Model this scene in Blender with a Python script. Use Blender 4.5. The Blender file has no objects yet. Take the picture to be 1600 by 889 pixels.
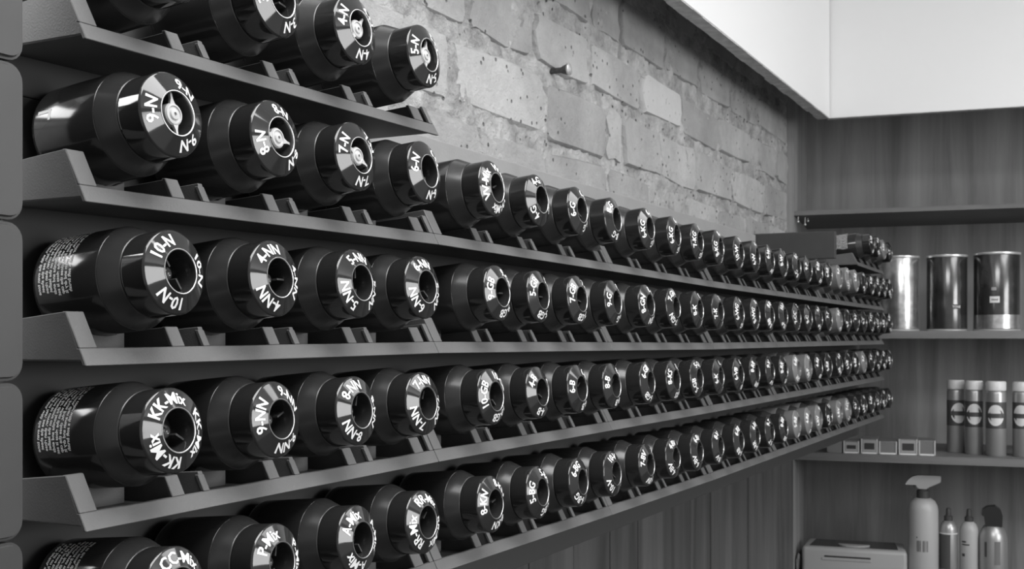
import bpy, bmesh, math, random
from mathutils import Vector, Matrix, noise

# ------------------------------------------------------------------ camera, light, exposure
scene = bpy.context.scene
COL = scene.collection
U = 0.45            # metres per layout unit (distance from lens to the tray fronts)
H = 1.45            # eye height above the floor
R = math.radians
random.seed(7)

ALPHA = math.atan(925 / 1800.0)
cam_data = bpy.data.cameras.new('camera')
cam = bpy.data.objects.new('camera', cam_data)
COL.objects.link(cam)
cam.location = (0, 0, H)
cam.rotation_euler = (R(90), 0, ALPHA - R(90))
cam_data.sensor_width = 36
cam_data.lens = 36 * 1800 / 1600
cam_data.shift_y = (529.5 - 444.5) / 1600
cam_data.clip_start = 0.02
cam_data.dof.use_dof = True
cam_data.dof.focus_distance = 0.70
cam_data.dof.aperture_fstop = 38
scene.camera = cam

world = bpy.data.worlds.new('salon_ambient')
scene.world = world
world.use_nodes = True
world.node_tree.nodes['Background'].inputs[0].default_value = (1, 1, 1, 1)
world.node_tree.nodes['Background'].inputs[1].default_value = 0.40

def area(name, loc, target, sx, sy, power):
    l = bpy.data.lights.new(name, 'AREA')
    l.shape = 'RECTANGLE'; l.size = sx; l.size_y = sy; l.energy = power
    o = bpy.data.objects.new(name, l); COL.objects.link(o)
    o.location = loc
    o.rotation_euler = (Vector(target) - Vector(loc)).to_track_quat('-Z', 'Y').to_euler()
    return o
# two square ceiling lamps over the aisle, a window in the rack wall left of the frame, the shop window across the room
LAMPS = [(0.45, -0.20), (1.95, -0.90)]
for lx, ly, pw in ((0.45, -0.20, 28), (1.95, -0.90, 16)):
    area('ceiling_lamp_light', (lx, ly, 2.478), (lx, ly, 0), 0.90, 0.90, pw)
area('window_daylight', (-0.06, 0.735, H + 0.31), (0.0, -0.30, H + 0.25), 0.76, 0.09, 3.2)
area('shop_window_daylight', (1.05, -2.3, H + 0.38), (1.05, 0.5, H + 0.25), 1.5, 0.95, 44)

vs = scene.view_settings
vs.view_transform = 'Standard'
vs.look = 'None'
vs.exposure = 0.0
vs.gamma = 1.0
vs.use_curve_mapping = False

# ------------------------------------------------------------------ materials
def g(v):
    return (v, v, v, 1)

def mat(name, v, rough=0.5, metal=0.0, spec=0.5, coat=0.0, noise_amt=0.0, noise_scale=40, bump=0.0, bump_scale=200):
    m = bpy.data.materials.new(name); m.use_nodes = True
    nt = m.node_tree; b = nt.nodes['Principled BSDF']
    b.inputs['Base Color'].default_value = g(v)
    b.inputs['Roughness'].default_value = rough
    b.inputs['Metallic'].default_value = metal
    b.inputs['Specular IOR Level'].default_value = spec
    b.inputs['Coat Weight'].default_value = coat
    b.inputs['Coat Roughness'].default_value = 0.05
    tc = nt.nodes.new('ShaderNodeTexCoord')
    if noise_amt:
        n = nt.nodes.new('ShaderNodeTexNoise'); n.inputs['Scale'].default_value = noise_scale
        n.inputs['Detail'].default_value = 4
        r = nt.nodes.new('ShaderNodeMapRange')
        r.inputs[1].default_value = 0.3; r.inputs[2].default_value = 0.7
        r.inputs[3].default_value = v * (1 - noise_amt); r.inputs[4].default_value = v * (1 + noise_amt)
        nt.links.new(tc.outputs['Object'], n.inputs['Vector'])
        nt.links.new(n.outputs['Fac'], r.inputs[0])
        nt.links.new(r.outputs[0], b.inputs['Base Color'])
    if bump:
        n2 = nt.nodes.new('ShaderNodeTexNoise'); n2.inputs['Scale'].default_value = bump_scale
        bp = nt.nodes.new('ShaderNodeBump'); bp.inputs['Strength'].default_value = bump; bp.inputs['Distance'].default_value = 0.001
        nt.links.new(tc.outputs['Object'], n2.inputs['Vector'])
        nt.links.new(n2.outputs['Fac'], bp.inputs['Height'])
        nt.links.new(bp.outputs[0], b.inputs['Normal'])
    return m

def masonry(name, v, amt, pit=0.35, bump=0.6, ns=9, bd=0.005):
    m = bpy.data.materials.new(name); m.use_nodes = True
    nt = m.node_tree; b = nt.nodes['Principled BSDF']; L = nt.links
    b.inputs['Roughness'].default_value = 0.85; b.inputs['Specular IOR Level'].default_value = 0.25
    geo = nt.nodes.new('ShaderNodeNewGeometry')
    n1 = nt.nodes.new('ShaderNodeTexNoise'); n1.inputs['Scale'].default_value = ns; n1.inputs['Detail'].default_value = 8; n1.inputs['Roughness'].default_value = 0.65
    L.new(geo.outputs['Position'], n1.inputs['Vector'])
    r1 = nt.nodes.new('ShaderNodeMapRange'); r1.inputs[1].default_value = 0.3; r1.inputs[2].default_value = 0.7
    r1.inputs[3].default_value = v * (1 - amt); r1.inputs[4].default_value = v * (1 + amt)
    L.new(n1.outputs['Fac'], r1.inputs[0])
    vo = nt.nodes.new('ShaderNodeTexVoronoi'); vo.inputs['Scale'].default_value = 62; vo.inputs['Randomness'].default_value = 1
    L.new(geo.outputs['Position'], vo.inputs['Vector'])
    rp = nt.nodes.new('ShaderNodeMapRange'); rp.inputs[1].default_value = 0.10; rp.inputs[2].default_value = 0.17
    rp.inputs[3].default_value = 1; rp.inputs[4].default_value = 0
    L.new(vo.outputs['Distance'], rp.inputs[0])
    n3 = nt.nodes.new('ShaderNodeTexNoise'); n3.inputs['Scale'].default_value = 11
    L.new(geo.outputs['Position'], n3.inputs['Vector'])
    r3 = nt.nodes.new('ShaderNodeMapRange'); r3.inputs[1].default_value = 0.45; r3.inputs[2].default_value = 0.52
    L.new(n3.outputs['Fac'], r3.inputs[0])
    mu = nt.nodes.new('ShaderNodeMath'); mu.operation = 'MULTIPLY'
    L.new(rp.outputs[0], mu.inputs[0]); L.new(r3.outputs[0], mu.inputs[1])
    sc = nt.nodes.new('ShaderNodeMath'); sc.operation = 'MULTIPLY_ADD'; sc.inputs[1].default_value = -pit; sc.inputs[2].default_value = 1
    L.new(mu.outputs[0], sc.inputs[0])
    mx = nt.nodes.new('ShaderNodeMath'); mx.operation = 'MULTIPLY'
    L.new(r1.outputs[0], mx.inputs[0]); L.new(sc.outputs[0], mx.inputs[1])
    oi = nt.nodes.new('ShaderNodeObjectInfo')
    ro = nt.nodes.new('ShaderNodeMapRange'); ro.inputs[3].default_value = 0.80; ro.inputs[4].default_value = 1.10
    L.new(oi.outputs['Random'], ro.inputs[0])
    m2 = nt.nodes.new('ShaderNodeMath'); m2.operation = 'MULTIPLY'
    L.new(mx.outputs[0], m2.inputs[0]); L.new(ro.outputs[0], m2.inputs[1])
    L.new(m2.outputs[0], b.inputs['Base Color'])
    n4 = nt.nodes.new('ShaderNodeTexNoise'); n4.inputs['Scale'].default_value = 70; n4.inputs['Detail'].default_value = 6; n4.inputs['Roughness'].default_value = 0.7
    L.new(geo.outputs['Position'], n4.inputs['Vector'])
    sub = nt.nodes.new('ShaderNodeMath'); sub.operation = 'SUBTRACT'
    L.new(n4.outputs['Fac'], sub.inputs[0]); L.new(mu.outputs[0], sub.inputs[1])
    bp = nt.nodes.new('ShaderNodeBump'); bp.inputs['Strength'].default_value = bump; bp.inputs['Distance'].default_value = bd
    L.new(sub.outputs[0], bp.inputs['Height']); L.new(bp.outputs[0], b.inputs['Normal'])
    return m

def wood(name, v, amt=0.35, rough=0.55, scale=(18, 18, 1.1)):
    m = bpy.data.materials.new(name); m.use_nodes = True
    nt = m.node_tree; b = nt.nodes['Principled BSDF']; L = nt.links
    b.inputs['Roughness'].default_value = rough; b.inputs['Specular IOR Level'].default_value = 0.3
    tc = nt.nodes.new('ShaderNodeTexCoord'); mp = nt.nodes.new('ShaderNodeMapping')
    mp.inputs['Scale'].default_value = scale
    L.new(tc.outputs['Object'], mp.inputs[0])
    n = nt.nodes.new('ShaderNodeTexNoise'); n.inputs['Scale'].default_value = 1.0; n.inputs['Detail'].default_value = 7
    n.inputs['Roughness'].default_value = 0.6; n.inputs['Distortion'].default_value = 0.6
    L.new(mp.outputs[0], n.inputs['Vector'])
    r = nt.nodes.new('ShaderNodeMapRange'); r.inputs[1].default_value = 0.3; r.inputs[2].default_value = 0.7
    r.inputs[3].default_value = v * (1 - amt); r.inputs[4].default_value = v * (1 + amt)
    L.new(n.outputs['Fac'], r.inputs[0]); L.new(r.outputs[0], b.inputs['Base Color'])
    return m

M = {}
M['gloss'] = mat('black_gloss_plastic', 0.020, 0.13, spec=0.5)
M['cap'] = mat('black_cap_plastic', 0.022, 0.07, spec=0.55)
M['collar'] = mat('charcoal_matt_band', 0.028, 0.26)
M['hole'] = mat('black_cap_recess', 0.02, 0.3)
M['gcap'] = mat('silver_grey_cap', 0.16, 0.22, spec=0.5)
M['gbody'] = mat('silver_grey_body', 0.14, 0.3, spec=0.5)
M['letter'] = mat('white_lettering', 0.80, 0.5)
M['print'] = mat('white_fine_print', 0.75, 0.5)
M['nozzle'] = mat('pale_nozzle_plastic', 0.42, 0.35)
M['dnozzle'] = mat('dark_nozzle_plastic', 0.05, 0.2)
M['tray'] = mat('charcoal_tray_plastic', 0.105, 0.5, spec=0.4, noise_amt=0.10, noise_scale=30, bump=0.15, bump_scale=900)
M['plate'] = mat('charcoal_bin_plastic', 0.04, 0.45, noise_amt=0.15, noise_scale=14)  # darker than the trays, the bins' shadow is put into the base colour
M['board_grey'] = mat('grey_painted_board', 0.22, 0.6, noise_amt=0.08, noise_scale=20, bump=0.2, bump_scale=500)
M['board_black'] = mat('black_board', 0.05, 0.6)
M['blackbox'] = mat('black_divider', 0.045, 0.6, noise_amt=0.08)
M['brick'] = masonry('grey_washed_brick', 0.40, 0.22, pit=0.6, bump=0.9)
M['brick_pale'] = masonry('pale_brick', 0.54, 0.08, pit=0.1)
M['mortar'] = masonry('rough_lime_mortar', 0.47, 0.45, pit=0.7, bump=1.0, ns=26, bd=0.009)
M['white'] = mat('white_paint', 0.86, 0.7)
M['underside_shade'] = mat('plaster_edge', 0.55, 0.8, noise_amt=0.2, noise_scale=60)  # greyer than the panels: shade of their undersides put into the colour
M['wood'] = wood('grey_brown_wood', 0.27)
M['wood_edge'] = wood('wood_shelf_edge', 0.17, 0.2, scale=(3, 3, 30))
M['wood_wall'] = wood('weathered_wood_panel', 0.095, 0.45, scale=(14, 14, 1.0))
M['floor'] = mat('dark_floor', 0.05, 0.5, noise_amt=0.2, noise_scale=6)
M['steel'] = mat('brushed_steel', 0.55, 0.28, metal=1.0)
M['iron'] = mat('rusted_iron', 0.10, 0.6, metal=0.6, noise_amt=0.4, noise_scale=200)
M['nailhead'] = mat('worn_nail_head', 0.6, 0.35, metal=0.8)
M['tin_light'] = mat('pale_tin', 0.62, 0.25, metal=0.85, noise_amt=0.25, noise_scale=60)
M['tin_dark'] = mat('dark_tin', 0.10, 0.18, metal=0.7, noise_amt=0.3, noise_scale=30)
M['tin_lid'] = mat('tin_lid', 0.75, 0.3, metal=0.6)
M['label_white'] = mat('white_label', 0.75, 0.5)
M['ink'] = mat('black_ink', 0.03, 0.5)
M['alu'] = mat('satin_aluminium', 0.42, 0.35, metal=0.6)
M['alu_cap'] = mat('white_can_cap', 0.70, 0.35)
M['band'] = mat('dark_label_band', 0.07, 0.4)
M['whiteplastic'] = mat('white_plastic', 0.42, 0.4)
M['boxplastic'] = mat('cream_appliance_plastic', 0.34, 0.4)
M['darkglass'] = mat('dark_window', 0.03, 0.15)
M['clear'] = mat('clear_plastic', 0.7, 0.08)
M['clear'].node_tree.nodes['Principled BSDF'].inputs['Transmission Weight'].default_value = 0.9
M['pack'] = mat('grey_pack_card', 0.16, 0.4)
M['cloth'] = mat('grey_towel', 0.16, 0.9, noise_amt=0.3, noise_scale=60, bump=0.8, bump_scale=300)

# ------------------------------------------------------------------ mesh helpers (layout units, scaled by U on link)
def V(s, y, z):
    return Vector((s * U, y * U, H + z * U))

def newbm():
    return bmesh.new()

def to_mesh(name, bm, smooth=None):
    bmesh.ops.recalc_face_normals(bm, faces=bm.faces)
    me = bpy.data.meshes.new(name)
    bm.to_mesh(me); bm.free()
    if smooth is not None:
        for p in me.polygons: p.use_smooth = True
        me.set_sharp_from_angle(angle=R(smooth))
    return me

def link(name, me, material=None, parent=None, loc=(0, 0, 0), rot=(0, 0, 0), scale=(1, 1, 1)):
    o = bpy.data.objects.new(name, me); COL.objects.link(o)
    if me is not None and material is not None and not me.materials:
        me.materials.append(material)
    elif me is not None and material is not None and me.materials[0] != material:
        o.material_slots[0].link = 'OBJECT'; o.material_slots[0].material = material
    o.parent = parent
    o.location = loc; o.rotation_euler = rot; o.scale = scale
    return o

def tag(o, label, cat, group=None, kind=None):
    o['label'] = label
    if cat: o['category'] = cat
    if group: o['group'] = group
    if kind: o['kind'] = kind
    return o

def struct(o):
    o['kind'] = 'structure'; return o

def empty(name, loc, rot=(0, 0, 0), scale=(1, 1, 1)):
    o = bpy.data.objects.new(name, None); COL.objects.link(o)
    o.empty_display_size = 0.02
    o.location = loc; o.rotation_euler = rot; o.scale = scale
    return o

def add_box(bm, x0, x1, y0, y1, z0, z1, bevel=0.0):
    vs_ = [bm.verts.new((x * U, y * U, z * U)) for x in (x0, x1) for y in (y0, y1) for z in (z0, z1)]
    idx = [(0, 1, 3, 2), (4, 6, 7, 5), (0, 4, 5, 1), (2, 3, 7, 6), (0, 2, 6, 4), (1, 5, 7, 3)]
    fs = [bm.faces.new([vs_[i] for i in f]) for f in idx]
    if bevel:
        es = list({e for f in fs for e in f.edges})
        bmesh.ops.bevel(bm, geom=es, offset=bevel * U, segments=2, affect='EDGES', profile=0.6)

def add_prism(bm, poly, axis, a, b):
    """poly in the two other axes, extruded along axis from a to b."""
    def pt(p, t):
        q = {0: (t, p[0], p[1]), 1: (p[0], t, p[1]), 2: (p[0], p[1], t)}[axis]
        return (q[0] * U, q[1] * U, q[2] * U)
    lo = [bm.verts.new(pt(p, a)) for p in poly]; hi = [bm.verts.new(pt(p, b)) for p in poly]
    n = len(poly)
    bm.faces.new(lo); bm.faces.new(hi[::-1])
    for i in range(n):
        bm.faces.new((lo[i], hi[i], hi[(i + 1) % n], lo[(i + 1) % n]))

def add_lathe(bm, prof, seg=40, cx=0, cy=0, close=True):
    rings = []
    for r, z in prof:
        if r < 1e-6:
            rings.append([bm.verts.new((cx * U, cy * U, z * U))])
        else:
            rings.append([bm.verts.new(((cx + r * math.cos(2 * math.pi * i / seg)) * U, (cy + r * math.sin(2 * math.pi * i / seg)) * U, z * U)) for i in range(seg)])
    for A, B in zip(rings, rings[1:]):
        if len(A) == 1 and len(B) == 1: continue
        for i in range(seg):
            j = (i + 1) % seg
            if len(A) == 1: bm.faces.new((A[0], B[i], B[j]))
            elif len(B) == 1: bm.faces.new((A[i], A[j], B[0]))
            else: bm.faces.new((A[i], A[j], B[j], B[i]))

def add_tube(bm, pts, r, seg=8):
    pts = [Vector(p) for p in pts]
    rings = []
    for i, p in enumerate(pts):
        d = (pts[min(i + 1, len(pts) - 1)] - pts[max(i - 1, 0)]).normalized()
        a = d.orthogonal().normalized(); b = d.cross(a)
        rings.append([bm.verts.new((p + (a * math.cos(2 * math.pi * k / seg) + b * math.sin(2 * math.pi * k / seg)) * r) * U) for k in range(seg)])
    for A, B in zip(rings, rings[1:]):
        for k in range(seg):
            bm.faces.new((A[k], A[(k + 1) % seg], B[(k + 1) % seg], B[k]))
    bm.faces.new(rings[0]); bm.faces.new(rings[-1][::-1])

def box_obj(name, material, s0, s1, y0, y1, z0, z1, parent=None, bevel=0.0):
    bm = newbm(); add_box(bm, s0, s1, y0, y1, z0, z1, bevel)
    return link(name, to_mesh(name, bm), material, parent, (0, 0, H) if parent is None else (0, 0, 0))

# text outlines as flat mesh data (no lettering file: the built-in font)
_text = {}
def text_geo(s, offset=0.018):
    if s in _text: return _text[s]
    c = bpy.data.curves.new('lettering', 'FONT'); c.body = s; c.size = 1.0; c.offset = offset
    c.resolution_u = 2; c.fill_mode = 'FRONT'
    o = bpy.data.objects.new('lettering', c); COL.objects.link(o)
    dg = bpy.context.evaluated_depsgraph_get()
    me = bpy.data.meshes.new_from_object(o.evaluated_get(dg))
    vs_ = [(v.co.x, v.co.y) for v in me.vertices]; fs = [tuple(p.vertices) for p in me.polygons]
    bpy.data.objects.remove(o); bpy.data.curves.remove(c); bpy.data.meshes.remove(me)
    x0 = min(v[0] for v in vs_); x1 = max(v[0] for v in vs_)
    vs_ = [(v[0] - (x0 + x1) / 2, v[1]) for v in vs_]
    _text[s] = (vs_, fs, x1 - x0)
    return _text[s]

# ------------------------------------------------------------------ the setting
YW = 1.5624          # brick face
SF, ROT = 6.35, R(8) # shelf wall corner and its angle
Z_CEIL, Z_FLOOR = 2.35, -H / U

struct(box_obj('floor', M['floor'], -6, 12, -9, 3, Z_FLOOR - 0.1, Z_FLOOR))
struct(box_obj('ceiling', M['white'], -6, 12, -9, 3, Z_CEIL, Z_CEIL + 0.1))

# ceiling lamps
for n_, (lx, ly) in enumerate(LAMPS):
    e = empty('ceiling_lamp', (lx, ly, H + Z_CEIL * U))
    d = 0.46 / U
    bm = newbm()
    for x0, x1, y0, y1 in ((-d - .07, d + .07, -d - .07, -d), (-d - .07, d + .07, d, d + .07), (-d - .07, -d, -d, d), (d, d + .07, -d, d)):
        add_box(bm, x0, x1, y0, y1, -0.07, 0, 0)
    link('frame', to_mesh('lamp_frame', bm), M['white'], e)
    bm = newbm(); add_box(bm, -d, d, -d, d, -0.045, -0.003)
    link('diffuser', to_mesh('lamp_diffuser', bm), M['white'], e)
    tag(e, 'square white ceiling lamp over the aisle, %s the rack' % ('at the near end of' if n_ == 0 else 'at the far end of'), 'lamp', 'ceiling lamps')
# window in the rack wall, left of the view
wn = struct(link('window_1', None, None, None, (-0.085, 0.70, H + 0.31)))
for n_, (x0, x1, z0, z1) in enumerate(((-1.0, 1.0, 0.26, 0.34), (-1.0, 1.0, -0.34, -0.26), (-1.0, -0.90, -0.26, 0.26), (0.90, 1.0, -0.26, 0.26))):
    bm = newbm(); add_box(bm, x0, x1, 0.0, 0.20, z0, z1, 0.01)
    link('window_frame', to_mesh('window_frame', bm), M['white'], wn)

# brick wall: a rough mortar bed with the single bricks set into it
S0, S1, Z0, Z1 = 0.80, 6.36, 0.30, 1.50
courses = [
    (0.205, 0.405, [0.3, 0.75, 1.2, 1.65, 2.1, 2.55, 3.0, 3.45, 3.9, 4.35, 4.8, 5.25, 5.7, 6.15, 6.34]),
    (0.415, 0.600, [0.3, 0.5, 0.95, 1.4, 1.9, 2.38, 2.83, 3.25, 3.74, 4.17, 4.62, 5.05, 5.5, 5.95, 6.34]),
    (0.632, 0.812, [0.3, 0.75, 1.2, 1.7, 2.2, 2.66, 3.25, 3.74, 3.906, 4.30, 4.75, 5.28, 5.84, 6.34]),
    (0.850, 1.012, [0.3, 0.5, 0.95, 1.4, 1.88, 2.36, 2.75, 3.17, 3.59, 4.08, 4.545, 5.07, 5.6, 6.1, 6.34]),
    (1.062, 1.235, [0.3, 0.8, 1.3, 1.8, 2.3, 2.806, 3.2, 3.613, 3.881, 4.35, 4.78, 5.25, 5.75, 6.34]),
    (1.275, 1.45, [0.3, 0.5, 1.0, 1.5, 2.0, 2.5, 3.0, 3.45, 3.9, 4.4, 4.85, 5.35, 5.85, 6.34]),
]
bm = newbm()
nx, nz = 760, 190
grid = []
for i in range(nx + 1):
    col_ = []
    s = S0 + (S1 - S0) * i / nx
    for k in range(nz + 1):
        z = Z0 + (Z1 - Z0) * k / nz
        n = noise.fractal(Vector((s * 6, z * 6, 1.3)), 1.0, 2.0, 3)
        n2 = noise.noise(Vector((s * 24, z * 24, 4.1)))
        n3 = noise.noise(Vector((s * 60, z * 60, 9.1)))
        y = YW - 0.006 + 0.010 * n + 0.006 * n2 + 0.004 * n3
        for z0, z1, js in courses:
            if z0 + 0.01 < z < z1 - 0.01:
                dj = min(abs(s - j - 0.006 * n2) for j in js)
                if dj < 0.016: y += 0.016 * (1 - dj / 0.016) * (0.5 + 0.9 * n)
        col_.append(bm.verts.new((s * U, y * U, z * U)))
    grid.append(col_)
for i in range(nx):
    for k in range(nz):
        bm.faces.new((grid[i][k], grid[i + 1][k], grid[i + 1][k + 1], grid[i][k + 1]))
wall = struct(link('wall_left', to_mesh('wall_left', bm, 75), M['mortar'], None, (0, 0, H)))
slab = box_obj('wall_core', M['mortar'], S0, S1, YW + 0.03, YW + 0.35, Z_FLOOR, Z_CEIL)
slab.parent = wall; slab.location = (0, 0, 0)

def brick_mesh(w, h, seed):
    rnd = random.Random(seed)
    bm = newbm()
    pts = []
    rc = 0.028
    for cx, cz, a0 in ((w / 2 - rc, h / 2 - rc, 0), (-w / 2 + rc, h / 2 - rc, 90), (-w / 2 + rc, -h / 2 + rc, 180), (w / 2 - rc, -h / 2 + rc, 270)):
        for a in (0, 45, 90):
            pts.append((cx + rc * math.cos(R(a0 + a)), cz + rc * math.sin(R(a0 + a))))
        # jittered point along the following side
        nxt = {0: (0, h / 2), 90: (-w / 2, 0), 180: (0, -h / 2), 270: (w / 2, 0)}[a0]
        pts.append((nxt[0] + rnd.uniform(-.02, .02), nxt[1] + rnd.uniform(-.006, .006)))
    pts = [(p[0] + rnd.uniform(-.013, .013), p[1] + rnd.uniform(-.010, .010)) for p in pts]
    def ring(k, y):
        return [bm.verts.new((p[0] * k * U, y * U, p[1] * (1 - (1 - k) * w / h) * U)) for p in pts]
    back = ring(1.0, 0.05); mid = ring(1.0, 0.004); front = ring(0.965, -0.008)
    n = len(pts)
    for A, B in ((back, mid), (mid, front)):
        for i in range(n):
            bm.faces.new((A[i], A[(i + 1) % n], B[(i + 1) % n], B[i]))
    c = bm.verts.new((rnd.uniform(-.02, .02) * U, -0.0095 * U, rnd.uniform(-.01, .01) * U))
    for i in range(n):
        bm.faces.new((front[i], front[(i + 1) % n], c))
    return to_mesh('brick', bm, 40)

bi = 0
for z0, z1, js in courses:
    for a, b in zip(js, js[1:]):
        bi += 1
        if b < S0 + 0.1: continue
        a = max(a, S0 + 0.01)
        w = (b - a) - random.uniform(0.012, 0.028); h = (z1 - z0) * random.uniform(0.93, 1.02)
        pale = abs((a + b) / 2 - 4.31) < 0.02 and z0 == 0.850
        if pale: w -= 0.02
        o = link('brick', brick_mesh(w, h, bi), M['brick_pale'] if pale else M['brick'], wall,
                 ((a + b) / 2 * U, (YW - 0.005 - (0.004 if pale else random.uniform(-0.004, 0.003))) * U, (z0 + z1) / 2 * U + random.uniform(-.002, .002)),
                 (random.uniform(-.012, .012), random.uniform(-.012, .012), random.uniform(-.01, .01)))

struct(box_obj('wall_left_below_window', M['white'], -6, S0 - 0.002, YW, YW + 0.35, Z_FLOOR, 0.46))
struct(box_obj('wall_left_above_window', M['white'], -6, S0 - 0.002, YW, YW + 0.35, 0.96, Z_CEIL))

# nail standing out of the bed joint
nl = empty('nail', V(3.297, YW + 0.02, 0.846), (R(90), 0, 0))
bm = newbm(); add_lathe(bm, [(0, 0), (0.009, 0), (0.009, 0.062), (0.013, 0.070), (0.018, 0.086), (0, 0.086)], 14)
link('shank', to_mesh('nail_shank', bm, 40), M['iron'], nl)
bm = newbm(); add_lathe(bm, [(0, 0.0861), (0.0185, 0.0861), (0.019, 0.091), (0.012, 0.094), (0, 0.094)], 14)
link('head', to_mesh('nail_head', bm, 40), M['nailhead'], nl)
tag(nl, 'short dark iron nail with pale head sticking out of the brick wall', 'nail')

# hanging white plaster panels above the bricks and above the shelves
t1 = struct(box_obj('trim_1', M['white'], -1.0, 6.235, 1.302, 1.362, 1.1784, Z_CEIL))
bm = newbm()
# slightly chipped plaster edge closing the panel bottom, coloured grey for underside shade
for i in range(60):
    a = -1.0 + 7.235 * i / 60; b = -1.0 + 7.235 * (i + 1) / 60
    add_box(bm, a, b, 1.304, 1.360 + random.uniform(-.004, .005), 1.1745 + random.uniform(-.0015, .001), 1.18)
struct(link('plaster_edge', to_mesh('plaster_edge', bm), M['underside_shade'], t1))

SHROT = (0, 0, -R(90) + ROT)   # local +x runs along the shelf to the right, local +y runs away from the room ... 
SHLOC = V(SF, YW, 0)
def shelf_pt(u, v, z):
    """u along the shelf front (to the right), v depth into the unit, z height, in layout units."""
    return Vector(((SF + u * math.sin(ROT) + v * math.cos(ROT)) * U, (YW - u * math.cos(ROT) + v * math.sin(ROT)) * U, H + z * U))
# local x = u, local y = v
def shelf_box(name, material, u0, u1, v0, v1, z0, z1, parent=None, bevel=0.0):
    bm = newbm(); add_box(bm, u0, u1, v0, v1, z0, z1, bevel)
    if parent is None:
        return link(name, to_mesh(name, bm), material, None, SHLOC, SHROT)
    return link(name, to_mesh(name, bm), material, parent)

t2 = struct(shelf_box('trim_2', M['white'], 0.23, 6.0, -0.135, -0.085, 1.1815, Z_CEIL))
struct(shelf_box('plaster_edge', M['underside_shade'], 0.23, 6.0, -0.133, -0.087, 1.178, 1.182, t2))
struct(shelf_box('wall_back', M['wood'], -1.2, 6.5, 0.86, 1.0, Z_FLOOR, Z_CEIL))

# weathered wood panelling under the rack: boards side by side
wp = struct(link('wall_left_panelling', None, None, None, (0, 0, H)))
bm = newbm(); add_box(bm, S0, 6.36, YW - 0.005, YW + 0.3, Z_FLOOR, 0.0)
struct(link('panel_core', to_mesh('panel_core', bm), M['board_black'], wp))
a = S0
while a < 6.32:
    w = random.uniform(0.26, 0.36)
    b = min(a + w, 6.335)
    bm = newbm(); add_box(bm, a + 0.003, b - 0.003, YW - 0.045 - random.uniform(0, .006), YW - 0.002, Z_FLOOR, 0.0, 0.004)
    link('plank', to_mesh('plank', bm), M['wood_wall'], wp)
    a = b

# ------------------------------------------------------------------ rack boards
bm = newbm(); add_box(bm, 0.93, 4.215, 1.15, 1.535, -0.505, 0.290, 0.002)  # lower part of the board, its shade put in as black colour
tag(link('rack_board', to_mesh('rack_board', bm), M['board_black'], None, (0, 0, H)),
    'long board behind the near bottle trays, coloured black for its shade', 'board')
bm = newbm(); add_box(bm, 0.93, 1.622, 1.15, 1.535, 0.2905, 0.386, 0.002)
tag(link('rack_board', to_mesh('rack_board', bm), M['board_black'], None, (0, 0, H)),
    'short black board behind the first tray of the second bottle row', 'board')
bm = newbm(); add_box(bm, 1.624, 4.215, 1.15, 1.535, 0.2905, 0.386, 0.002)
tag(link('ledge', to_mesh('ledge', bm), M['board_grey'], None, (0, 0, H)),
    'smooth grey ledge below the bricks above the second bottle row', 'ledge')
bm = newbm(); add_box(bm, 4.218, 6.25, 1.15, 1.535, -0.505, 0.330, 0.003)
rb = link('rack_board', to_mesh('rack_board', bm), M['board_black'], None, (0, 0, H))
tag(rb, 'black board behind the far end of the bottle rack', 'board')
bm = newbm(); add_box(bm, 4.80, 4.83, 0.980, 1.303, 0.3302, 0.4415, 0.003)
bx = link('divider_panel', to_mesh('divider_panel', bm), M['blackbox'], None, (0, 0, H))
tag(bx, 'plain black divider panel standing across the rack before its raised far tray', 'panel')
bm = newbm(); add_box(bm, 5.41, 6.25, 1.15, 1.535, 0.3305, 0.50, 0.003)
tag(link('rack_board', to_mesh('rack_board', bm), M['board_black'], None, (0, 0, H)),
    'small black board behind the raised tray at the far end', 'board')
bm = newbm(); add_box(bm, 0.93, 1.66, 1.15, 1.20, 0.3865, 0.62, 0.003)
tag(link('rack_board', to_mesh('rack_board', bm), M['board_black'], None, (0, 0, H)),
    'small black board behind the topmost tray at the left', 'board')

# rounded end plates stacked at the left edge
def rounded(x0, x1, z0, z1, r, n=5):
    pts = []
    for cx, cz, a0 in ((x1 - r, z1 - r, 0), (x0 + r, z1 - r, 90), (x0 + r, z0 + r, 180), (x1 - r, z0 + r, 270)):
        for k in range(n + 1):
            a = R(a0 + 90 * k / n); pts.append((cx + r * math.cos(a), cz + r * math.sin(a)))
    return pts
zs = [0.450, 0.2863, 0.1218, -0.0443, -0.2085, -0.3730]
names = ['topmost', 'second from the top', 'middle one', 'fourth from the top', 'lowest visible']
for k in range(5):
    bm = newbm(); add_prism(bm, rounded(-0.10, 0.836, zs[k + 1] + 0.0012, zs[k] - 0.0012, 0.0185), 1, 1.0, 1.121)
    bmesh.ops.recalc_face_normals(bm, faces=bm.faces)
    bmesh.ops.bevel(bm, geom=[e for e in bm.edges if len(e.link_faces) == 2 and e.calc_face_angle(0) > 1.2], offset=0.004 * U, segments=3, affect='EDGES')
    o = link('storage_bin', to_mesh('storage_bin', bm, 35), M['plate'], None, (0, 0, H))
    tag(o, 'rounded storage bin darkened for shade at the left edge, %s of its stack' % names[k], 'bin', 'stacked bins left of the rack')
bm = newbm(); add_box(bm, -0.30, 0.832, 1.1215, 1.135, -0.60, 0.452, 0.002)
o = link('bin_rail', to_mesh('bin_rail', bm), M['board_black'], None, (0, 0, H))
tag(o, 'black rail board carrying the stacked bins at the left edge', 'board')
for z in (-0.58, 0.40):
    bm = newbm(); add_box(bm, -0.30, -0.24, 1.1352, YW - 0.001, z, z + 0.045, 0.002)
    link('bracket', to_mesh('rail_bracket', bm), M['board_black'], o)

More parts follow.
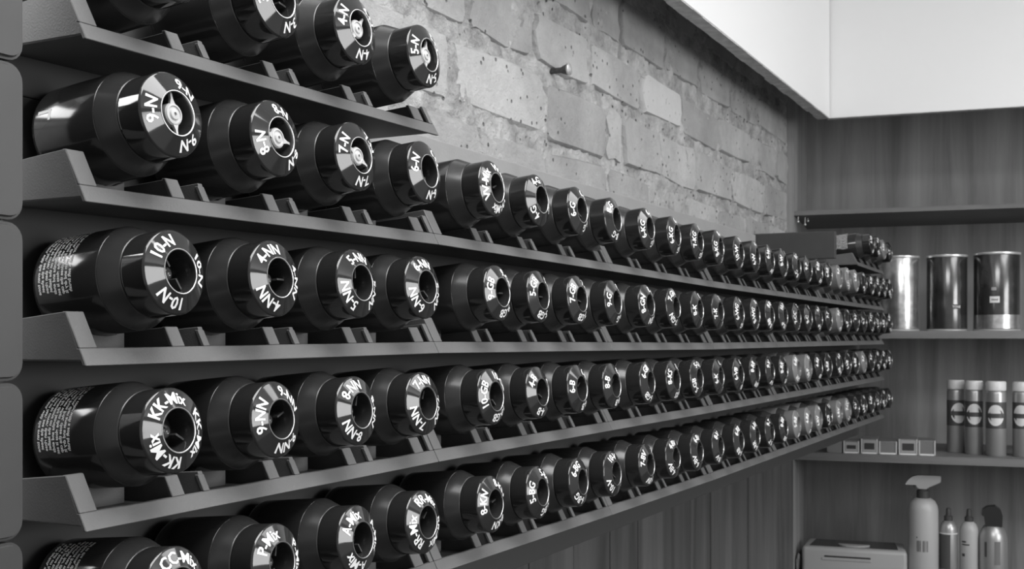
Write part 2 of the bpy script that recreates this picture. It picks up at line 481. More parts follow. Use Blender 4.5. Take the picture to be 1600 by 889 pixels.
# ------------------------------------------------------------------ trays
LT = 0.765
LEAN = 0.52
def slant(bm, x0, x1, z0, z1, th=0.006):
    add_prism(bm, [(LEAN * z0, z0), (LEAN * z1, z1), (LEAN * z1 + th, z1), (LEAN * z0 + th, z0)], 0, x0, x1)
def wall_poly(top, back):
    return [(0.008, 0.006), (LEAN * top, top), (0.150, back), (0.150, 0.006)]
tray_parts = []
def part(name, fn, smooth=None):
    bm = newbm(); fn(bm)
    bmesh.ops.recalc_face_normals(bm, faces=bm.faces)
    bmesh.ops.bevel(bm, geom=[e_ for e_ in bm.edges if len(e_.link_faces) == 2 and e_.calc_face_angle(0) > 0.4], offset=0.0009 * U, segments=1, affect='EDGES')
    tray_parts.append((name, to_mesh('tray_' + name, bm, smooth)))
part('front_strip', lambda bm: slant(bm, 0, LT - 0.002, 0, 0.0195))
part('floor_plate', lambda bm: add_box(bm, 0.001, LT - 0.003, 0.0095, 0.150, 0.005, 0.010))
def left_end(bm):
    add_prism(bm, wall_poly(0.061, 0.049), 0, 0, 0.006)
    slant(bm, 0.0002, 0.026, 0.0197, 0.061)
part('end_panel', left_end)
def right_end(bm):
    add_prism(bm, wall_poly(0.050, 0.038), 0, LT - 0.009, LT - 0.003)
    add_prism(bm, wall_poly(0.044, 0.034), 0, LT - 0.056, LT - 0.046)
    slant(bm, LT - 0.062, LT - 0.034, 0.0197, 0.044)
    slant(bm, LT - 0.014, LT - 0.003, 0.0197, 0.050)
part('end_panel', right_end)
for j in range(3):
    c = 0.10 + 0.185 * (j + 0.5) - 0.012
    def lw(bm, c=c):
        add_prism(bm, wall_poly(0.044, 0.034), 0, c - 0.030, c - 0.022)
        slant(bm, c - 0.036, c - 0.014, 0.0197, 0.044)
    def rw(bm, c=c):
        add_prism(bm, wall_poly(0.044, 0.034), 0, c + 0.022, c + 0.030)
        slant(bm, c + 0.020, c + 0.031, 0.0197, 0.040)
    part('divider', lw); part('divider', rw)
SLOT = [0.10, 0.285, 0.47, 0.655]
for x in SLOT:
    part('saddle', lambda bm, x=x: add_prism(bm, [(x - 0.03, 0.010), (x + 0.03, 0.010), (x + 0.03, 0.0405), (x + 0.015, 0.0345), (x, 0.0330), (x - 0.015, 0.0345), (x - 0.03, 0.0405)], 1, 0.075, 0.085))

BND = [0.917, 1.678, 2.451, 3.222, 3.956, 4.681, 5.427, 6.12]
ZROW = {
    'A': [0.332, 0.3437, None, None, None, None, 0.336, 0.329],
    'B': [0.1517, 0.1593, 0.1544, 0.1486, 0.1475, 0.1465, 0.1455, 0.1450],
    'C': [-0.0301, -0.0243, -0.0270, -0.0305, -0.0295, -0.0287, -0.0280, -0.0277],
    'D': [-0.2136, -0.2081, -0.2095, -0.2114, -0.2112, -0.2108, -0.2104, -0.2100],
    'E': [-0.3980, -0.3965, -0.4030, -0.4070, -0.4060, -0.4050, -0.4040, -0.4030],
}
ROWN = {'A': 'top row', 'B': 'second row', 'C': 'third row', 'D': 'fourth row', 'E': 'bottom row'}
ORD = ['first', 'second', 'third', 'fourth', 'fifth', 'sixth', 'seventh', 'eighth', 'ninth', 'tenth', 'eleventh', 'twelfth', 'thirteenth',
       'fourteenth', 'fifteenth', 'sixteenth', 'seventeenth', 'eighteenth', 'nineteenth', 'twentieth', 'twenty-first', 'twenty-second',
       'twenty-third', 'twenty-fourth', 'twenty-fifth', 'twenty-sixth', 'twenty-seventh', 'twenty-eighth']
tray_pose = {}
for row in 'ABCDE':
    for t in range(7):
        if row == 'A' and t not in (0, 6): continue
        za, zb = ZROW[row][t], ZROW[row][t + 1]
        sa_, sb_ = BND[t], BND[t + 1]
        k = (sb_ - sa_) / LT
        roll = -math.atan2(zb - za, sb_ - sa_)
        e = empty('bottle_tray', V(sa_, 1.0, za), (0, roll, 0), (k, 1, 1))
        for n, me in tray_parts:
            link(n, me, M['tray'], e)
        if row == 'A':
            lab = 'charcoal plastic bottle tray of the top row, ' + ('nearest, holding 4-N and 5-N' if t == 0 else 'far end beyond the black panel')
        else:
            lab = 'charcoal plastic bottle tray, %s from the left in the %s' % (ORD[t], ROWN[row])
        tag(e, lab, 'tray', 'bottle trays of the wall rack')
        tray_pose[row, t] = (sa_, za, k, (zb - za) / LT)

# ------------------------------------------------------------------ bottles
RB, RK = 0.0622, 0.0500      # body and cap radii
LB, LC, LK, LCONE = 0.105, 0.024, 0.035, 0.010
ZA_, ZB_, ZC_, ZD_ = LB, LB + LC, LB + LC + LK, LB + LC + LK + LCONE
RH = 0.0252                              # opening radius
bm = newbm()
add_lathe(bm, [(0, 0), (RB - 0.006, 0), (RB - 0.0015, 0.002), (RB, 0.007), (RB, 0.0075), (RB, ZA_ - 0.0012), (RB - 0.0005, ZA_ - 0.0003), (RB - 0.002, ZA_)], 64)
ME_BODY = to_mesh('bottle_body', bm, 50)
bm = newbm()
seg = 110   # fine ribs round the tapering matt shoulder
rings = []
for z, rr in ((ZA_ - 0.0002, RB - 0.003), (ZA_ - 0.0002, RB - 0.0016), (ZA_ + 0.0004, RB - 0.0010), (ZB_ - 0.0010, RK + 0.0006), (ZB_, RK + 0.0001), (ZB_ + 0.0004, RK - 0.002), (ZB_ + 0.0004, RK - 0.006)):
    rings.append([bm.verts.new(((rr + 0.0003 * (i % 2)) * U * math.cos(2 * math.pi * i / seg), (rr + 0.0003 * (i % 2)) * U * math.sin(2 * math.pi * i / seg), z * U)) for i in range(seg)])
for A, B in zip(rings, rings[1:]):
    for i in range(seg): bm.faces.new((A[i], A[(i + 1) % seg], B[(i + 1) % seg], B[i]))
ME_COLLAR = to_mesh('bottle_band', bm, 60)
bm = newbm()
add_lathe(bm, [(RK - 0.005, ZB_ + 0.0008), (RK - 0.0015, ZB_ + 0.0008), (RK - 0.0003, ZB_ + 0.0015), (RK, ZB_ + 0.003), (RK, ZB_ + 0.0034), (RK, ZC_ - 0.0012), (RK - 0.0006, ZC_ - 0.0002), (RK - 0.0016, ZC_ + 0.0008), (RK - 0.0024, ZC_ + 0.0008 + 0.0008 * (LCONE - 0.0008) / (RK - RH - 0.0034)),
               (RH + 0.0026, ZD_ - 0.0008 * (LCONE - 0.0008) / (RK - RH - 0.0034)), (RH + 0.0018, ZD_), (RH, ZD_ - 0.0004), (RH - 0.001, ZD_ - 0.004), (RH - 0.003, ZD_ - 0.034), (0, ZD_ - 0.034)], 64)
ME_CAP = to_mesh('bottle_cap', bm, 28)
bm = newbm()
add_lathe(bm, [(RH + 0.0016, ZD_ - 0.0002), (RH + 0.0016, ZD_ + 0.0006), (RH + 0.0004, ZD_ + 0.0008), (RH - 0.0002, ZD_ + 0.0002), (RH - 0.0002, ZD_ - 0.001)], 64)
ME_RIM = to_mesh('cap_rim', bm, 60)
# nozzle: domed disc with ring and two fins, sitting in the opening
def nozzle_mesh(depth, name):
    bm = newbm()
    z = ZD_ - depth
    add_lathe(bm, [(0.0135, ZD_ - 0.034), (0.0135, z - 0.002), (0.0120, z), (0.0100, z + 0.0004), (0.0090, z - 0.001), (0.0075, z - 0.001), (0.0060, z + 0.001), (0.0022, z + 0.0014), (0.0020, z - 0.001), (0, z - 0.001)], 28)
    for sgn in (1, -1):
        add_prism(bm, [(sgn * 0.0115, -0.0042), (sgn * 0.0180, -0.0017), (sgn * 0.0240, -0.0015), (sgn * 0.0240, 0.0015), (sgn * 0.0180, 0.0017), (sgn * 0.0115, 0.0042)], 2, z - 0.004, z - 0.0005)
    return to_mesh(name, bm, 35)
ME_NOZ = nozzle_mesh(0.005, 'cap_nozzle')
def deep_nozzle():
    bm = newbm()
    z = ZD_ - 0.020
    add_lathe(bm, [(0.011, ZD_ - 0.034), (0.009, z - 0.003), (0.0065, z), (0.004, z + 0.001), (0.0025, z), (0, z - 0.001)], 24)
    add_box(bm, -0.0225, -0.008, -0.0012, 0.0012, ZD_ - 0.0335, ZD_ - 0.012)
    add_box(bm, 0.008, 0.0225, -0.0012, 0.0012, ZD_ - 0.0335, ZD_ - 0.012)
    return to_mesh('cap_nozzle_deep', bm, 35)
ME_DEEP = deep_nozzle()

# lettering wrapped three times round the conical face of the cap
R_IN, R_OUT = RH + 0.0018, RK - 0.0016
Z_IN, Z_OUT = ZD_, ZC_ + 0.0008
_let = {}
def lettering(code):
    if code in _let: return _let[code]
    vs_, fs, w = text_geo(code, 0.016)
    nv = len(vs_)
    sh = ((0, 0), (0.012, 0.0), (-0.012, 0.0))
    fs = [tuple(i + q * nv for i in f) for q in range(len(sh)) for f in fs]
    vs_ = [(x + dx, y + dy) for dx, dy in sh for x, y in vs_]
    hgt = 0.0145                     # capital height on the slant
    k = hgt / 0.70
    slantlen = math.hypot(R_OUT - R_IN, Z_OUT - Z_IN)
    rm = (R_IN + R_OUT) / 2
    kx = min(k * 0.95, R(98) * rm / w)
    ca_, sa2 = (R_OUT - R_IN) / slantlen, (Z_OUT - Z_IN) / slantlen
    nrm = (-sa2, ca_)                # outward normal in the (r, z) plane
    bm = newbm()
    for rep in range(3):
        base = []
        for x, y in vs_:
            t = (slantlen - hgt) / 2 + y * k
            r = R_IN + t * ca_ + nrm[0] * 0.0005; z = Z_IN + t * sa2 + nrm[1] * 0.0005
            a = R(120 * rep) + x * kx / rm
            base.append(bm.verts.new((r * math.sin(a) * U, r * math.cos(a) * U, z * U)))
        for f in fs:
            try: bm.faces.new([base[i] for i in f])
            except ValueError: pass
    _let[code] = to_mesh('cap_lettering', bm)
    return _let[code]

# small print round the bottle body, lines running round the circumference
def small_print(lines, z0, pitch, size, centre, offs=0.012):
    bm = newbm()
    for li, line in enumerate(lines):
        vs_, fs, w = text_geo(line, offs)
        base = []
        for x, y in vs_:
            z = z0 + li * pitch - y * size
            a = centre + x * size / RB
            base.append(bm.verts.new(((RB + 0.0004) * math.cos(a) * U, (RB + 0.0004) * math.sin(a) * U, z * U)))
        for f in fs:
            try: bm.faces.new([base[i] for i in f])
            except ValueError: pass
    return to_mesh('body_print', bm)
LINES = ['in this carton, with the even tone', 'to be left on hair, see the sheet', 'it has a tone to cover, then rinse', 'see all precautions on the leaflet',
         'is suitable for the lengths and ends', 'can burn, even when the gloss is set', 'to protect from light, close the cap', 'to rinse once, then again and dry it', 'add to the color with a soft brush']

codes = {
    'A': [(None, 0), ('3-N', 150), ('4-N', 288), ('5-N', 284)],
    'B': [('9-N', 30), ('8-N', 12), ('7-N', 292), ('6-N', 286), ('VV-Mix', 280), ('4-G', 342), ('6-G', 268), ('8-G', 312),
          ('6-KG', 262), ('6-KG', 266), ('7-KG', 276), ('8-KG', 258), ('10-W', 266), ('4-W', 250), ('6-W', 300), ('8-W', 280)],
    'C': [('10-N', 325), ('4-NN', 335), ('5-NN', 357), ('6-NN', 352), ('9-GB', 281), ('5-GB', 300), ('7-GB', 291), ('9-G', 277),
          ('8-GN', 275), ('7-GN', 330), ('8-K', 268), ('7-K', 262), ('6-WG', 275), ('8-WG', 262)],
    'D': [('KK-Mix', 342), ('9-NN', 280), ('8-NN', 335), ('7-NN', 350), ('10-GB', 280), ('4-B', 308), ('6-B', 279), ('8-B', 284),
          ('6-GB', 320), ('8-KS', 285), ('5-GB', 240), ('6-K', 262)],
    'E': [('CC-Mix', 8), ('P-Mix', 328), ('A-Mix', 326), ('RR-Mix', 10), ('8-KN', 282), ('5-BG', 276), ('6-BG', 324), ('10-V', 350),
          ('7-BV', 300), ('4-BV', 345), ('6-BV', 350), ('8-V', 330)],
}
pool = ['6-RB', '8-RR', '5-CB', '7-CC', '4-RV', '6-VB', '9-P', '8-BB', '10-P', '5-RB', '6-RR', '9-V', '7-T', '9-T', '4-RB', '8-C']
NOZ = {('A', 2): 50, ('A', 3): 80, ('B', 0): 97, ('B', 1): -10, ('B', 2): -30}   # direction of the fins
LIGHT = {('D', 16), ('D', 17), ('D', 23), ('E', 16), ('E', 17), ('E', 18), ('E', 20), ('E', 21), ('B', 20), ('B', 21), ('B', 22), ('C', 20), ('A', 26)}
READ = {'A': 4, 'B': 12, 'C': 9, 'D': 8, 'E': 8}
TILT = R(5.5)
for row in 'ABCDE':
    for t in range(7):
        if (row, t) not in tray_pose: continue
        s0, z0, k, slope = tray_pose[row, t]
        for j in range(4):
            i = t * 4 + j
            rnd = random.Random(hash((ord(row), i)))
            if i < len(codes[row]): code, ang = codes[row][i]
            else: code, ang = rnd.choice(pool), rnd.uniform(235, 345)
            x = SLOT[j]
            dz = rnd.uniform(-.0008, .0012); tl = TILT + R(rnd.uniform(-.6, .6))
            # body bottom rests on the saddle
            L = ZD_
            tip_y, tip_z = 0.95, 0.1075
            by = tip_y + L * math.cos(TILT); bz = tip_z - L * math.sin(TILT)
            e = empty('colour_bottle', V(s0 + x * k + [-0.008, 0.011, 0.013, 0.01, 0, 0, 0][t] + (0.026 if (row, i) == ('C', 4) else 0), by, z0 + x * slope + bz + 0.0), (R(90) - TILT, 0, R(rnd.uniform(-1.2, 1.2))))
            light = (row, i) in LIGHT
            body = link('body', ME_BODY, M['gbody'] if light else M['gloss'], e)
            link('shoulder', ME_COLLAR, M['collar'], e)
            cap = link('cap', ME_CAP, M['gcap'] if light else M['cap'], e, (0, 0, 0), (0, 0, -R(ang)))
            link('rim', ME_RIM, M['steel'] if not light else M['gcap'], cap)
            if code: link('lettering', lettering(code), M['letter'], cap)
            nz_ = (row, i) in NOZ
            link('nozzle', ME_NOZ if nz_ else ME_DEEP, M['nozzle'] if nz_ else M['dnozzle'], cap, (0, 0, 0), (0, 0, R(NOZ[row, i] + ang if nz_ else rnd.uniform(20, 160))))
            if j == 0 and ((t == 0 and row in 'CDE') or (row == 'A' and t == 6)):
                link('small_print', small_print(LINES, 0.016, 0.0062, 0.0066, R(150), 0.03), M['print'], body)
            if j == 0 and t == 0 and row == 'B':
                link('logo_print', small_print(['L'], 0.034, 0.030, 0.030, R(166), 0.02), M['print'], body)
            tone = 'silver-grey' if light else 'black'
            if row == 'A' and t == 6:
                lab = '%s bottle, %s in the raised tray at the far end' % (tone, ORD[j])
            elif code is None:
                lab = 'black bottle cut off by the frame, first in the top row'
            elif i < READ[row]:
                lab = '%s bottle with white %s cap lettering, %s from the left in the %s' % (tone, code, ORD[i], ROWN[row])
            else:
                lab = '%s bottle with white cap lettering, %s from the left in the %s' % (tone, ORD[i], ROWN[row])
            tag(e, lab, 'bottle', 'colour bottles lying in the wall rack')

# ------------------------------------------------------------------ shelf unit
su = empty('shelf_unit', SHLOC, SHROT)
tag(su, 'dark wooden wall shelf unit with three visible shelves at the back', 'shelf unit')
shelf_box('side_panel', M['wood'], -0.004, 0.043, 0.0, 0.855, Z_FLOOR - 0 + 0.01, 1.60, su)
shelf_box('back_panel', M['wood'], 0.043, 3.2, 0.84, 0.858, Z_FLOOR + 0.01, 1.60, su)
shelf_box('shelf', M['wood_edge'], 0.043, 3.2, 0.004, 0.84, 0.680, 0.704, su)
shelf_box('shelf', M['wood_edge'], 0.043, 3.2, 0.004, 0.84, 0.002, 0.043, su)
shelf_box('shelf', M['wood_edge'], 0.043, 3.2, 0.004, 0.84, -0.665, -0.624, su)
shelf_box('shelf', M['wood_edge'], 0.043, 3.2, 0.004, 0.84, -1.56, -1.515, su)
shelf_box('side_panel', M['wood'], 3.2, 3.245, 0.0, 0.855, Z_FLOOR + 0.01, 1.60, su)
for u, v, z in ((0.060, 0.06, 0.652), (0.092, 0.12, 0.640), (0.104, 0.16, 0.664)):
    bm = newbm(); add_tube(bm, [(u, v, 0.681), (u, v, z + 0.008)], 0.003, 8)
    add_lathe(bm, [(0, z - 0.008), (0.006, z - 0.006), (0.008, z), (0.006, z + 0.006), (0, z + 0.008)], 12, u, v)
    link('hook', to_mesh('hook', bm, 50), M['nailhead'], su)
Z2, Z3, Z4 = 0.0432, -0.6238, -1.5148

def lathe_part(name, prof, material, parent, seg=48, smooth=40, rot=0):
    bm = newbm(); add_lathe(bm, prof, seg)
    return link(name, to_mesh(name, bm, smooth), material, parent, (0, 0, 0), (0, 0, rot))
def patch(name, material, parent, r, a0, a1, z0, z1, n=8, th=0.0012):
    """curved label lying on a cylinder; angles measured from the front (-y), positive to the right."""
    bm = newbm()
    A = []; B = []
    for i in range(n + 1):
        a = R(a0 + (a1 - a0) * i / n)
        p = ((r + th) * math.sin(a) * U, -(r + th) * math.cos(a) * U)
        A.append(bm.verts.new((p[0], p[1], z0 * U))); B.append(bm.verts.new((p[0], p[1], z1 * U)))
    for i in range(n): bm.faces.new((A[i], A[i + 1], B[i + 1], B[i]))
    return link(name, to_mesh(name, bm, 80), material, parent)
def wrap_text(name, s, material, parent, r, ang, z, size, th=0.0018):
    vs_, fs, w = text_geo(s, 0.02)
    bm = newbm(); base = []
    for x, y in vs_:
        a = R(ang) + x * size / r
        base.append(bm.verts.new(((r + th) * math.sin(a) * U, -(r + th) * math.cos(a) * U, (z + y * size) * U)))
    for f in fs:
        try: bm.faces.new([base[i] for i in f])
        except ValueError: pass
    return link(name, to_mesh(name, bm), material, parent)

def on_shelf(name, u, v, z, rot=0):
    return empty(name, shelf_pt(u, v, z), (0, 0, SHROT[2] + rot))

# three tins on the middle shelf
def tin(u, v, r, h, body, lid, lab):
    e = on_shelf('tin_canister', u, v, Z2)
    lathe_part('body', [(0, 0.006), (r - 0.004, 0.006), (r - 0.003, 0.012), (r - 0.003, h - 0.014), (r - 0.004, h - 0.012)], body, e, 56)
    lathe_part('base_rim', [(r - 0.006, 0.0), (r, 0.0), (r + 0.001, 0.006), (r - 0.003, 0.010)], lid, e, 56)
    lathe_part('lid', [(r - 0.004, h - 0.014), (r + 0.001, h - 0.013), (r + 0.003, h - 0.008), (r + 0.002, h - 0.001), (r - 0.004, h), (r - 0.010, h - 0.004), (0, h - 0.004)], lid, e, 56)
    tag(e, lab, 'tin', 'tins on the middle shelf')
    return e
tA = tin(0.594, 0.22, 0.103, 0.412, M['tin_light'], M['tin_lid'], 'pale silver tin partly hidden behind the far bottles')
tB = tin(0.838, 0.22, 0.108, 0.412, M['tin_dark'], M['tin_lid'], 'dark tin with a small black label, middle of the three')
patch('label', M['ink'], tB, 0.106, 16, 34, 0.118, 0.142)
wrap_text('label_lettering', 'TONE', M['label_white'], tB, 0.107, 25, 0.124, 0.017)
tC = tin(1.087, 0.20, 0.119, 0.418, M['tin_dark'], M['tin_lid'], 'tin with pale lower half and white label, rightmost of three')
patch('label', M['label_white'], tC, 0.1165, -20, 4, 0.148, 0.182)
patch('label', M['alu'], tC, 0.1165, -16, -4, 0.214, 0.230)
patch('lower_wrap', M['tin_light'], tC, 0.1162, -178, 178, 0.012, 0.085, 60)
wrap_text('label_lettering', 'blond', M['ink'], tC, 0.1178, -8, 0.161, 0.014)

# four slim cans on the third shelf
def slim_can(u, v, r, h, lab, turn):
    e = on_shelf('aerosol_can', u, v, Z3)
    lathe_part('body', [(0, 0.0), (r - 0.003, 0.0), (r, 0.004), (r, h - 0.064), (r - 0.002, h - 0.056), (r - 0.007, h - 0.050)], M['alu'], e, 40)
    lathe_part('cap', [(r - 0.006, h - 0.050), (r - 0.0005, h - 0.049), (r, h - 0.044), (r, h - 0.006), (r - 0.004, h), (0, h)], M['alu_cap'], e, 40)
    patch('label_band', M['band'], e, r, -178, 178, 0.148, 0.288, 40, 0.0006)
    # round pale emblem with a dark cross stripe
    rr = 0.050
    bm = newbm(); n = 28
    c = [bm.verts.new(((r + 0.0014) * math.sin(R(turn)) * U, -(r + 0.0014) * math.cos(R(turn)) * U, 0.218 * U))]
    ring = []
    for i in range(n):
        dx, dz = rr * 0.85 * math.cos(2 * math.pi * i / n), rr * 1.12 * math.sin(2 * math.pi * i / n)
        a = R(turn) + dx / r
        ring.append(bm.verts.new(((r + 0.0014) * math.sin(a) * U, -(r + 0.0014) * math.cos(a) * U, (0.218 + dz) * U)))
    mids = []
    for i in range(n):
        dx, dz = rr * 0.42 * math.cos(2 * math.pi * i / n), rr * 0.56 * math.sin(2 * math.pi * i / n)
        a = R(turn) + dx / r
        mids.append(bm.verts.new(((r + 0.0014) * math.sin(a) * U, -(r + 0.0014) * math.cos(a) * U, (0.218 + dz) * U)))
    for i in range(n):
        bm.faces.new((ring[i], ring[(i + 1) % n], mids[(i + 1) % n], mids[i])); bm.faces.new((mids[i], mids[(i + 1) % n], c[0]))
    link('emblem', to_mesh('emblem', bm, 80), M['alu_cap'], e)
    patch('emblem_stripe', M['band'], e, r, turn - math.degrees(rr * 0.82 / r), turn + math.degrees(rr * 0.82 / r), 0.204, 0.228, 10, 0.0022)
    tag(e, lab, 'can', 'slim cans on the third shelf')
slim_can(0.885, 0.30, 0.046, 0.398, 'slim aluminium can with white cap, leftmost of four', 20)
slim_can(0.975, 0.22, 0.046, 0.398, 'slim aluminium can with white cap, second of four', 0)
slim_can(1.081, 0.15, 0.051, 0.398, 'slim aluminium can with white cap, third of four', -5)
slim_can(1.215, 0.17, 0.052, 0.396, 'slim aluminium can with white cap at the right edge', -15)

# row of small packs at the left of the third shelf
packs = [(0.255, 0.08, 0.066, 'dark', 'small dark pack under the rack end, leftmost of the row'), (0.345, 0.084, 0.066, 'tape', 'small pack with pale edges, second of the row'), (0.439, 0.088, 0.080, 'tape', 'small pack with dark label and pale side flap, third of row'),
         (0.535, 0.094, 0.070, 'clear', 'small plain clear-fronted pack, between two labelled packs'), (0.638, 0.096, 0.084, 'tape', 'small pack with framed dark label, next to last of the row'), (0.734, 0.086, 0.080, 'clear', 'small plain pack at the right end beside the slim cans')]
for u, w, h, kind, lab in packs:
    e = on_shelf('small_pack', u, 0.045, Z3)
    bm = newbm(); add_box(bm, -w / 2, w / 2, 0, 0.20, 0, h, 0.003)
    link('carton', to_mesh('pack_carton', bm), M['pack'], e)
    for sx in (-1, 1):
        bm = newbm(); add_box(bm, sx * (w / 2 - 0.004) - 0.004, sx * (w / 2 - 0.004) + 0.004, -0.004, 0.002, 0.001, h)
        if kind != 'dark': link('edge_strip', to_mesh('pack_edge', bm), M['whiteplastic'], e)
    bm = newbm(); add_box(bm, -w / 2 + 0.008, w / 2 - 0.008, -0.004, 0.001, 0.0, 0.008)
    link('bottom_strip', to_mesh('pack_bottom', bm), M['alu_cap'] if kind != 'dark' else M['pack'], e)
    if kind == 'tape':
        bm = newbm(); add_box(bm, -w / 2 + 0.010, w / 2 - 0.010, -0.003, 0.001, 0.010, h - 0.006)
        link('front_label', to_mesh('pack_label', bm), M['alu'], e)
        bm = newbm(); add_box(bm, -w / 2 + 0.018, w / 2 - 0.018, -0.005, -0.0025, 0.024, h - 0.022)
        link('label_panel', to_mesh('pack_panel', bm), M['ink'], e)
    tag(e, lab, 'pack', 'small packs on the third shelf')

# ------------------------------------------------------------------ lower shelf
# white spray bottle
e = on_shelf('spray_bottle', 0.715, 0.20, Z4)
r = 0.079; h = 0.645
lathe_part('body', [(0, 0), (r - 0.006, 0), (r, 0.008), (r, h - 0.065), (r - 0.004, h - 0.042), (r - 0.016, h - 0.018), (r - 0.036, h - 0.003), (0.03, h)], M['whiteplastic'], e, 48)
lathe_part('neck', [(0.030, h - 0.004), (0.034, h), (0.034, h + 0.038), (0.024, h + 0.044), (0.022, h + 0.058), (0, h + 0.058)], M['board_black'], e, 28)
bm = newbm()
add_prism(bm, [(-0.036, 0.070), (-0.032, 0.058), (-0.020, 0.050), (0.016, 0.050), (0.030, 0.060), (0.064, 0.076), (0.090, 0.090), (0.092, 0.118), (0.086, 0.124), (-0.028, 0.124), (-0.058, 0.114), (-0.078, 0.096), (-0.092, 0.074), (-0.090, 0.070)], 1, -0.024, 0.024)
bmesh.ops.bevel(bm, geom=[ed for ed in bm.edges if ed.calc_face_angle(0) > 1.2], offset=0.006 * U, segments=2, affect='EDGES')
link('trigger_head', to_mesh('trigger_head', bm, 40), M['whiteplastic'], e, (0, 0, h * U))
bm = newbm(); add_prism(bm, [(-0.050, 0.072), (-0.040, 0.072), (-0.046, 0.030), (-0.056, 0.004), (-0.062, 0.006), (-0.054, 0.034)], 1, -0.010, 0.010)
link('trigger', to_mesh('trigger', bm), M['board_black'], e, (0, 0, h * U))
for a0, a1 in ((-24, -14), (-12, -8), (-2, 6), (9, 11), (14, 18)):
    patch('barcode_bar', M['pack'], e, r, a0, a1, h - 0.285, h - 0.225)
patch('barcode_dot', M['ink'], e, r, -26, -22, h - 0.212, h - 0.204)
tag(e, 'tall white spray bottle with white trigger head and dark neck', 'spray bottle')

def pump_bottle(name, u, v, r, h, mat_, lab, label_kind):
    e = on_shelf(name, u, v, Z4)
    lathe_part('body', [(0, 0), (r - 0.004, 0), (r, 0.006), (r, h - 0.050), (r - 0.003, h - 0.032), (r - 0.012, h - 0.012), (r - 0.026, h), (0.012, h)], mat_, e, 40)
    lathe_part('nozzle', [(0.022, h - 0.004), (0.023, h + 0.022), (0.014, h + 0.030), (0.012, h + 0.062), (0.008, h + 0.068), (0, h + 0.068)], M['board_black'], e, 24)
    if label_kind == 1:
        patch('label', M['band'], e, r, -85, 10, h - 0.26, h - 0.072)
        patch('ring', M['alu_cap'], e, r, -90, 90, h - 0.070, h - 0.064, 14)
    else:
        patch('label_line', M['ink'], e, r, -48, -20, h - 0.110, h - 0.102)
        patch('label_line', M['ink'], e, r, -48, 0, h - 0.124, h - 0.118)
        patch('label_mark', M['ink'], e, r, -48, -28, h - 0.185, h - 0.170)
    tag(e, lab, 'bottle', 'slender spray bottles on the lower shelf')
pump_bottle('mist_bottle', 0.846, 0.24, 0.047, 0.521, M['alu'], 'slender grey bottle with dark label beside the white spray bottle', 1)
pump_bottle('mist_bottle', 0.951, 0.24, 0.048, 0.521, M['whiteplastic'], 'slender pale bottle with small dark print, black nozzle', 2)
e = on_shelf('lotion_bottle', 1.072, 0.24, Z4)
r, h = 0.073, 0.504
lathe_part('body', [(0, 0), (r - 0.006, 0), (r, 0.008), (r, h - 0.070), (r - 0.004, h - 0.045), (r - 0.016, h - 0.015), (r - 0.028, h), (0.02, h)], M['alu'], e, 44)
bm = newbm()
add_prism(bm, [(-0.060, 0.060), (-0.046, 0.050), (-0.040, 0.0), (0.044, 0.0), (0.046, 0.060), (0.036, 0.092), (0.010, 0.110), (-0.030, 0.104), (-0.054, 0.086)], 1, -0.036, 0.036)
bmesh.ops.bevel(bm, geom=[ed for ed in bm.edges if ed.calc_face_angle(0) > 0.9], offset=0.010 * U, segments=2, affect='EDGES')
link('cap', to_mesh('lotion_cap', bm, 40), M['gloss'], e, (0, 0, h * U))
patch('label_line', M['band'], e, r, -38, -28, h - 0.16, h - 0.08)
patch('label_panel', M['pack'], e, r, 2, 26, h - 0.20, h - 0.075)
tag(e, 'grey bottle with big black spray cap, right of the slender bottles', 'bottle')

# cream appliance box with dark window in its lid
e = on_shelf('wax_heater', 0.352, 0.08, Z4)
zt = 0.362
bm = newbm()
pl = [(-0.275, 0), (0.282, 0), (0.262, 0.30), (-0.262, 0.30)]
lo = [bm.verts.new((p[0] * U, p[1] * U, 0)) for p in pl]; hi = [bm.verts.new((p[0] * U, p[1] * U, zt * U)) for p in pl]
bm.faces.new(lo); bm.faces.new(hi)
for i in range(4): bm.faces.new((lo[i], lo[(i + 1) % 4], hi[(i + 1) % 4], hi[i]))
bmesh.ops.recalc_face_normals(bm, faces=bm.faces)
bmesh.ops.bevel(bm, geom=list(bm.edges), offset=0.022 * U, segments=4, affect='EDGES', profile=0.5)
link('housing', to_mesh('housing', bm, 50), M['boxplastic'], e)
bm = newbm(); add_prism(bm, [(-0.235, 0.045), (0.235, 0.045), (0.215, 0.262), (-0.215, 0.262)], 2, zt - 0.004, zt + 0.002)
link('lid_window', to_mesh('lid_window', bm), M['darkglass'], e)
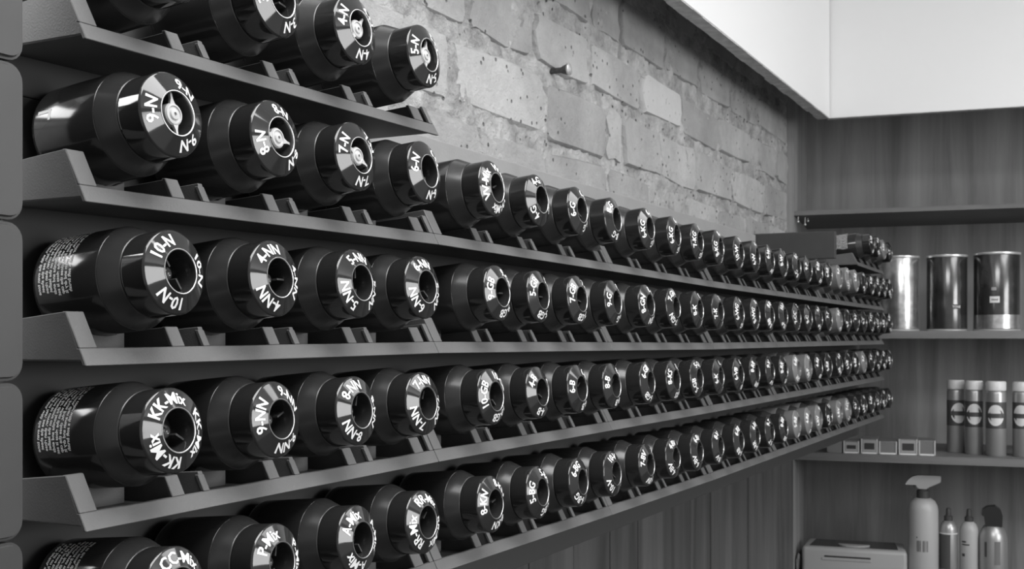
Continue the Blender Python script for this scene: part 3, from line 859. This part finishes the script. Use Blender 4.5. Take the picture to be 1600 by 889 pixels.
bm = newbm()
add_prism(bm, [(0.085 * math.cos(R(a)), 0.10 + 0.06 * math.sin(R(a)) * 1.0) for a in range(180, 361, 15)], 2, zt + 0.002, zt + 0.010)
link('lid_tab', to_mesh('lid_tab', bm), M['boxplastic'], e)
bm = newbm(); add_box(bm, -0.152, 0.092, -0.003, 0.003, zt - 0.052, zt - 0.043, 0.0015)
link('slot', to_mesh('front_slot', bm), M['ink'], e)
bm = newbm(); add_box(bm, -0.165, 0.095, -0.004, 0.002, zt - 0.068, zt - 0.054, 0.002)
link('slot_lip', to_mesh('slot_lip', bm), M['boxplastic'], e)
tag(e, 'cream appliance with dark lid window and front slot on the lower shelf', 'appliance')

# rumpled towel squeezed between the side panel and the appliance
bm = newbm()
nx, nz = 24, 30
def towel_pt(i, k, side):
    a = i / nx; b = k / nz
    x = 0.062 + 0.004 * math.sin(a * 9 + b * 4) + (0.0 if side < 0 else 0.012 + 0.003 * math.sin(b * 14 + a * 5))
    y = 0.03 + 0.22 * a
    z = 0.30 * b + (0.02 * math.sin(a * 7)) * b
    if k == nz: x = 0.068
    return (x * U, y * U, z * U)
gr = {}
for side in (-1, 1):
    for i in range(nx + 1):
        for k in range(nz + 1):
            gr[side, i, k] = bm.verts.new(towel_pt(i, k, side))
for side in (-1, 1):
    for i in range(nx):
        for k in range(nz):
            bm.faces.new((gr[side, i, k], gr[side, i + 1, k], gr[side, i + 1, k + 1], gr[side, i, k + 1]))
for i in range(nx):
    bm.faces.new((gr[-1, i, 0], gr[-1, i + 1, 0], gr[1, i + 1, 0], gr[1, i, 0]))
for k in range(nz):
    for i in (0, nx):
        bm.faces.new((gr[-1, i, k], gr[-1, i, k + 1], gr[1, i, k + 1], gr[1, i, k]))
bmesh.ops.remove_doubles(bm, verts=bm.verts, dist=1e-5)
o = link('towel', to_mesh('towel', bm, 60), M['cloth'], None, shelf_pt(-0.010, 0.02, Z4), SHROT)
tag(o, 'rumpled grey towel tucked between side panel and cream appliance', 'towel')
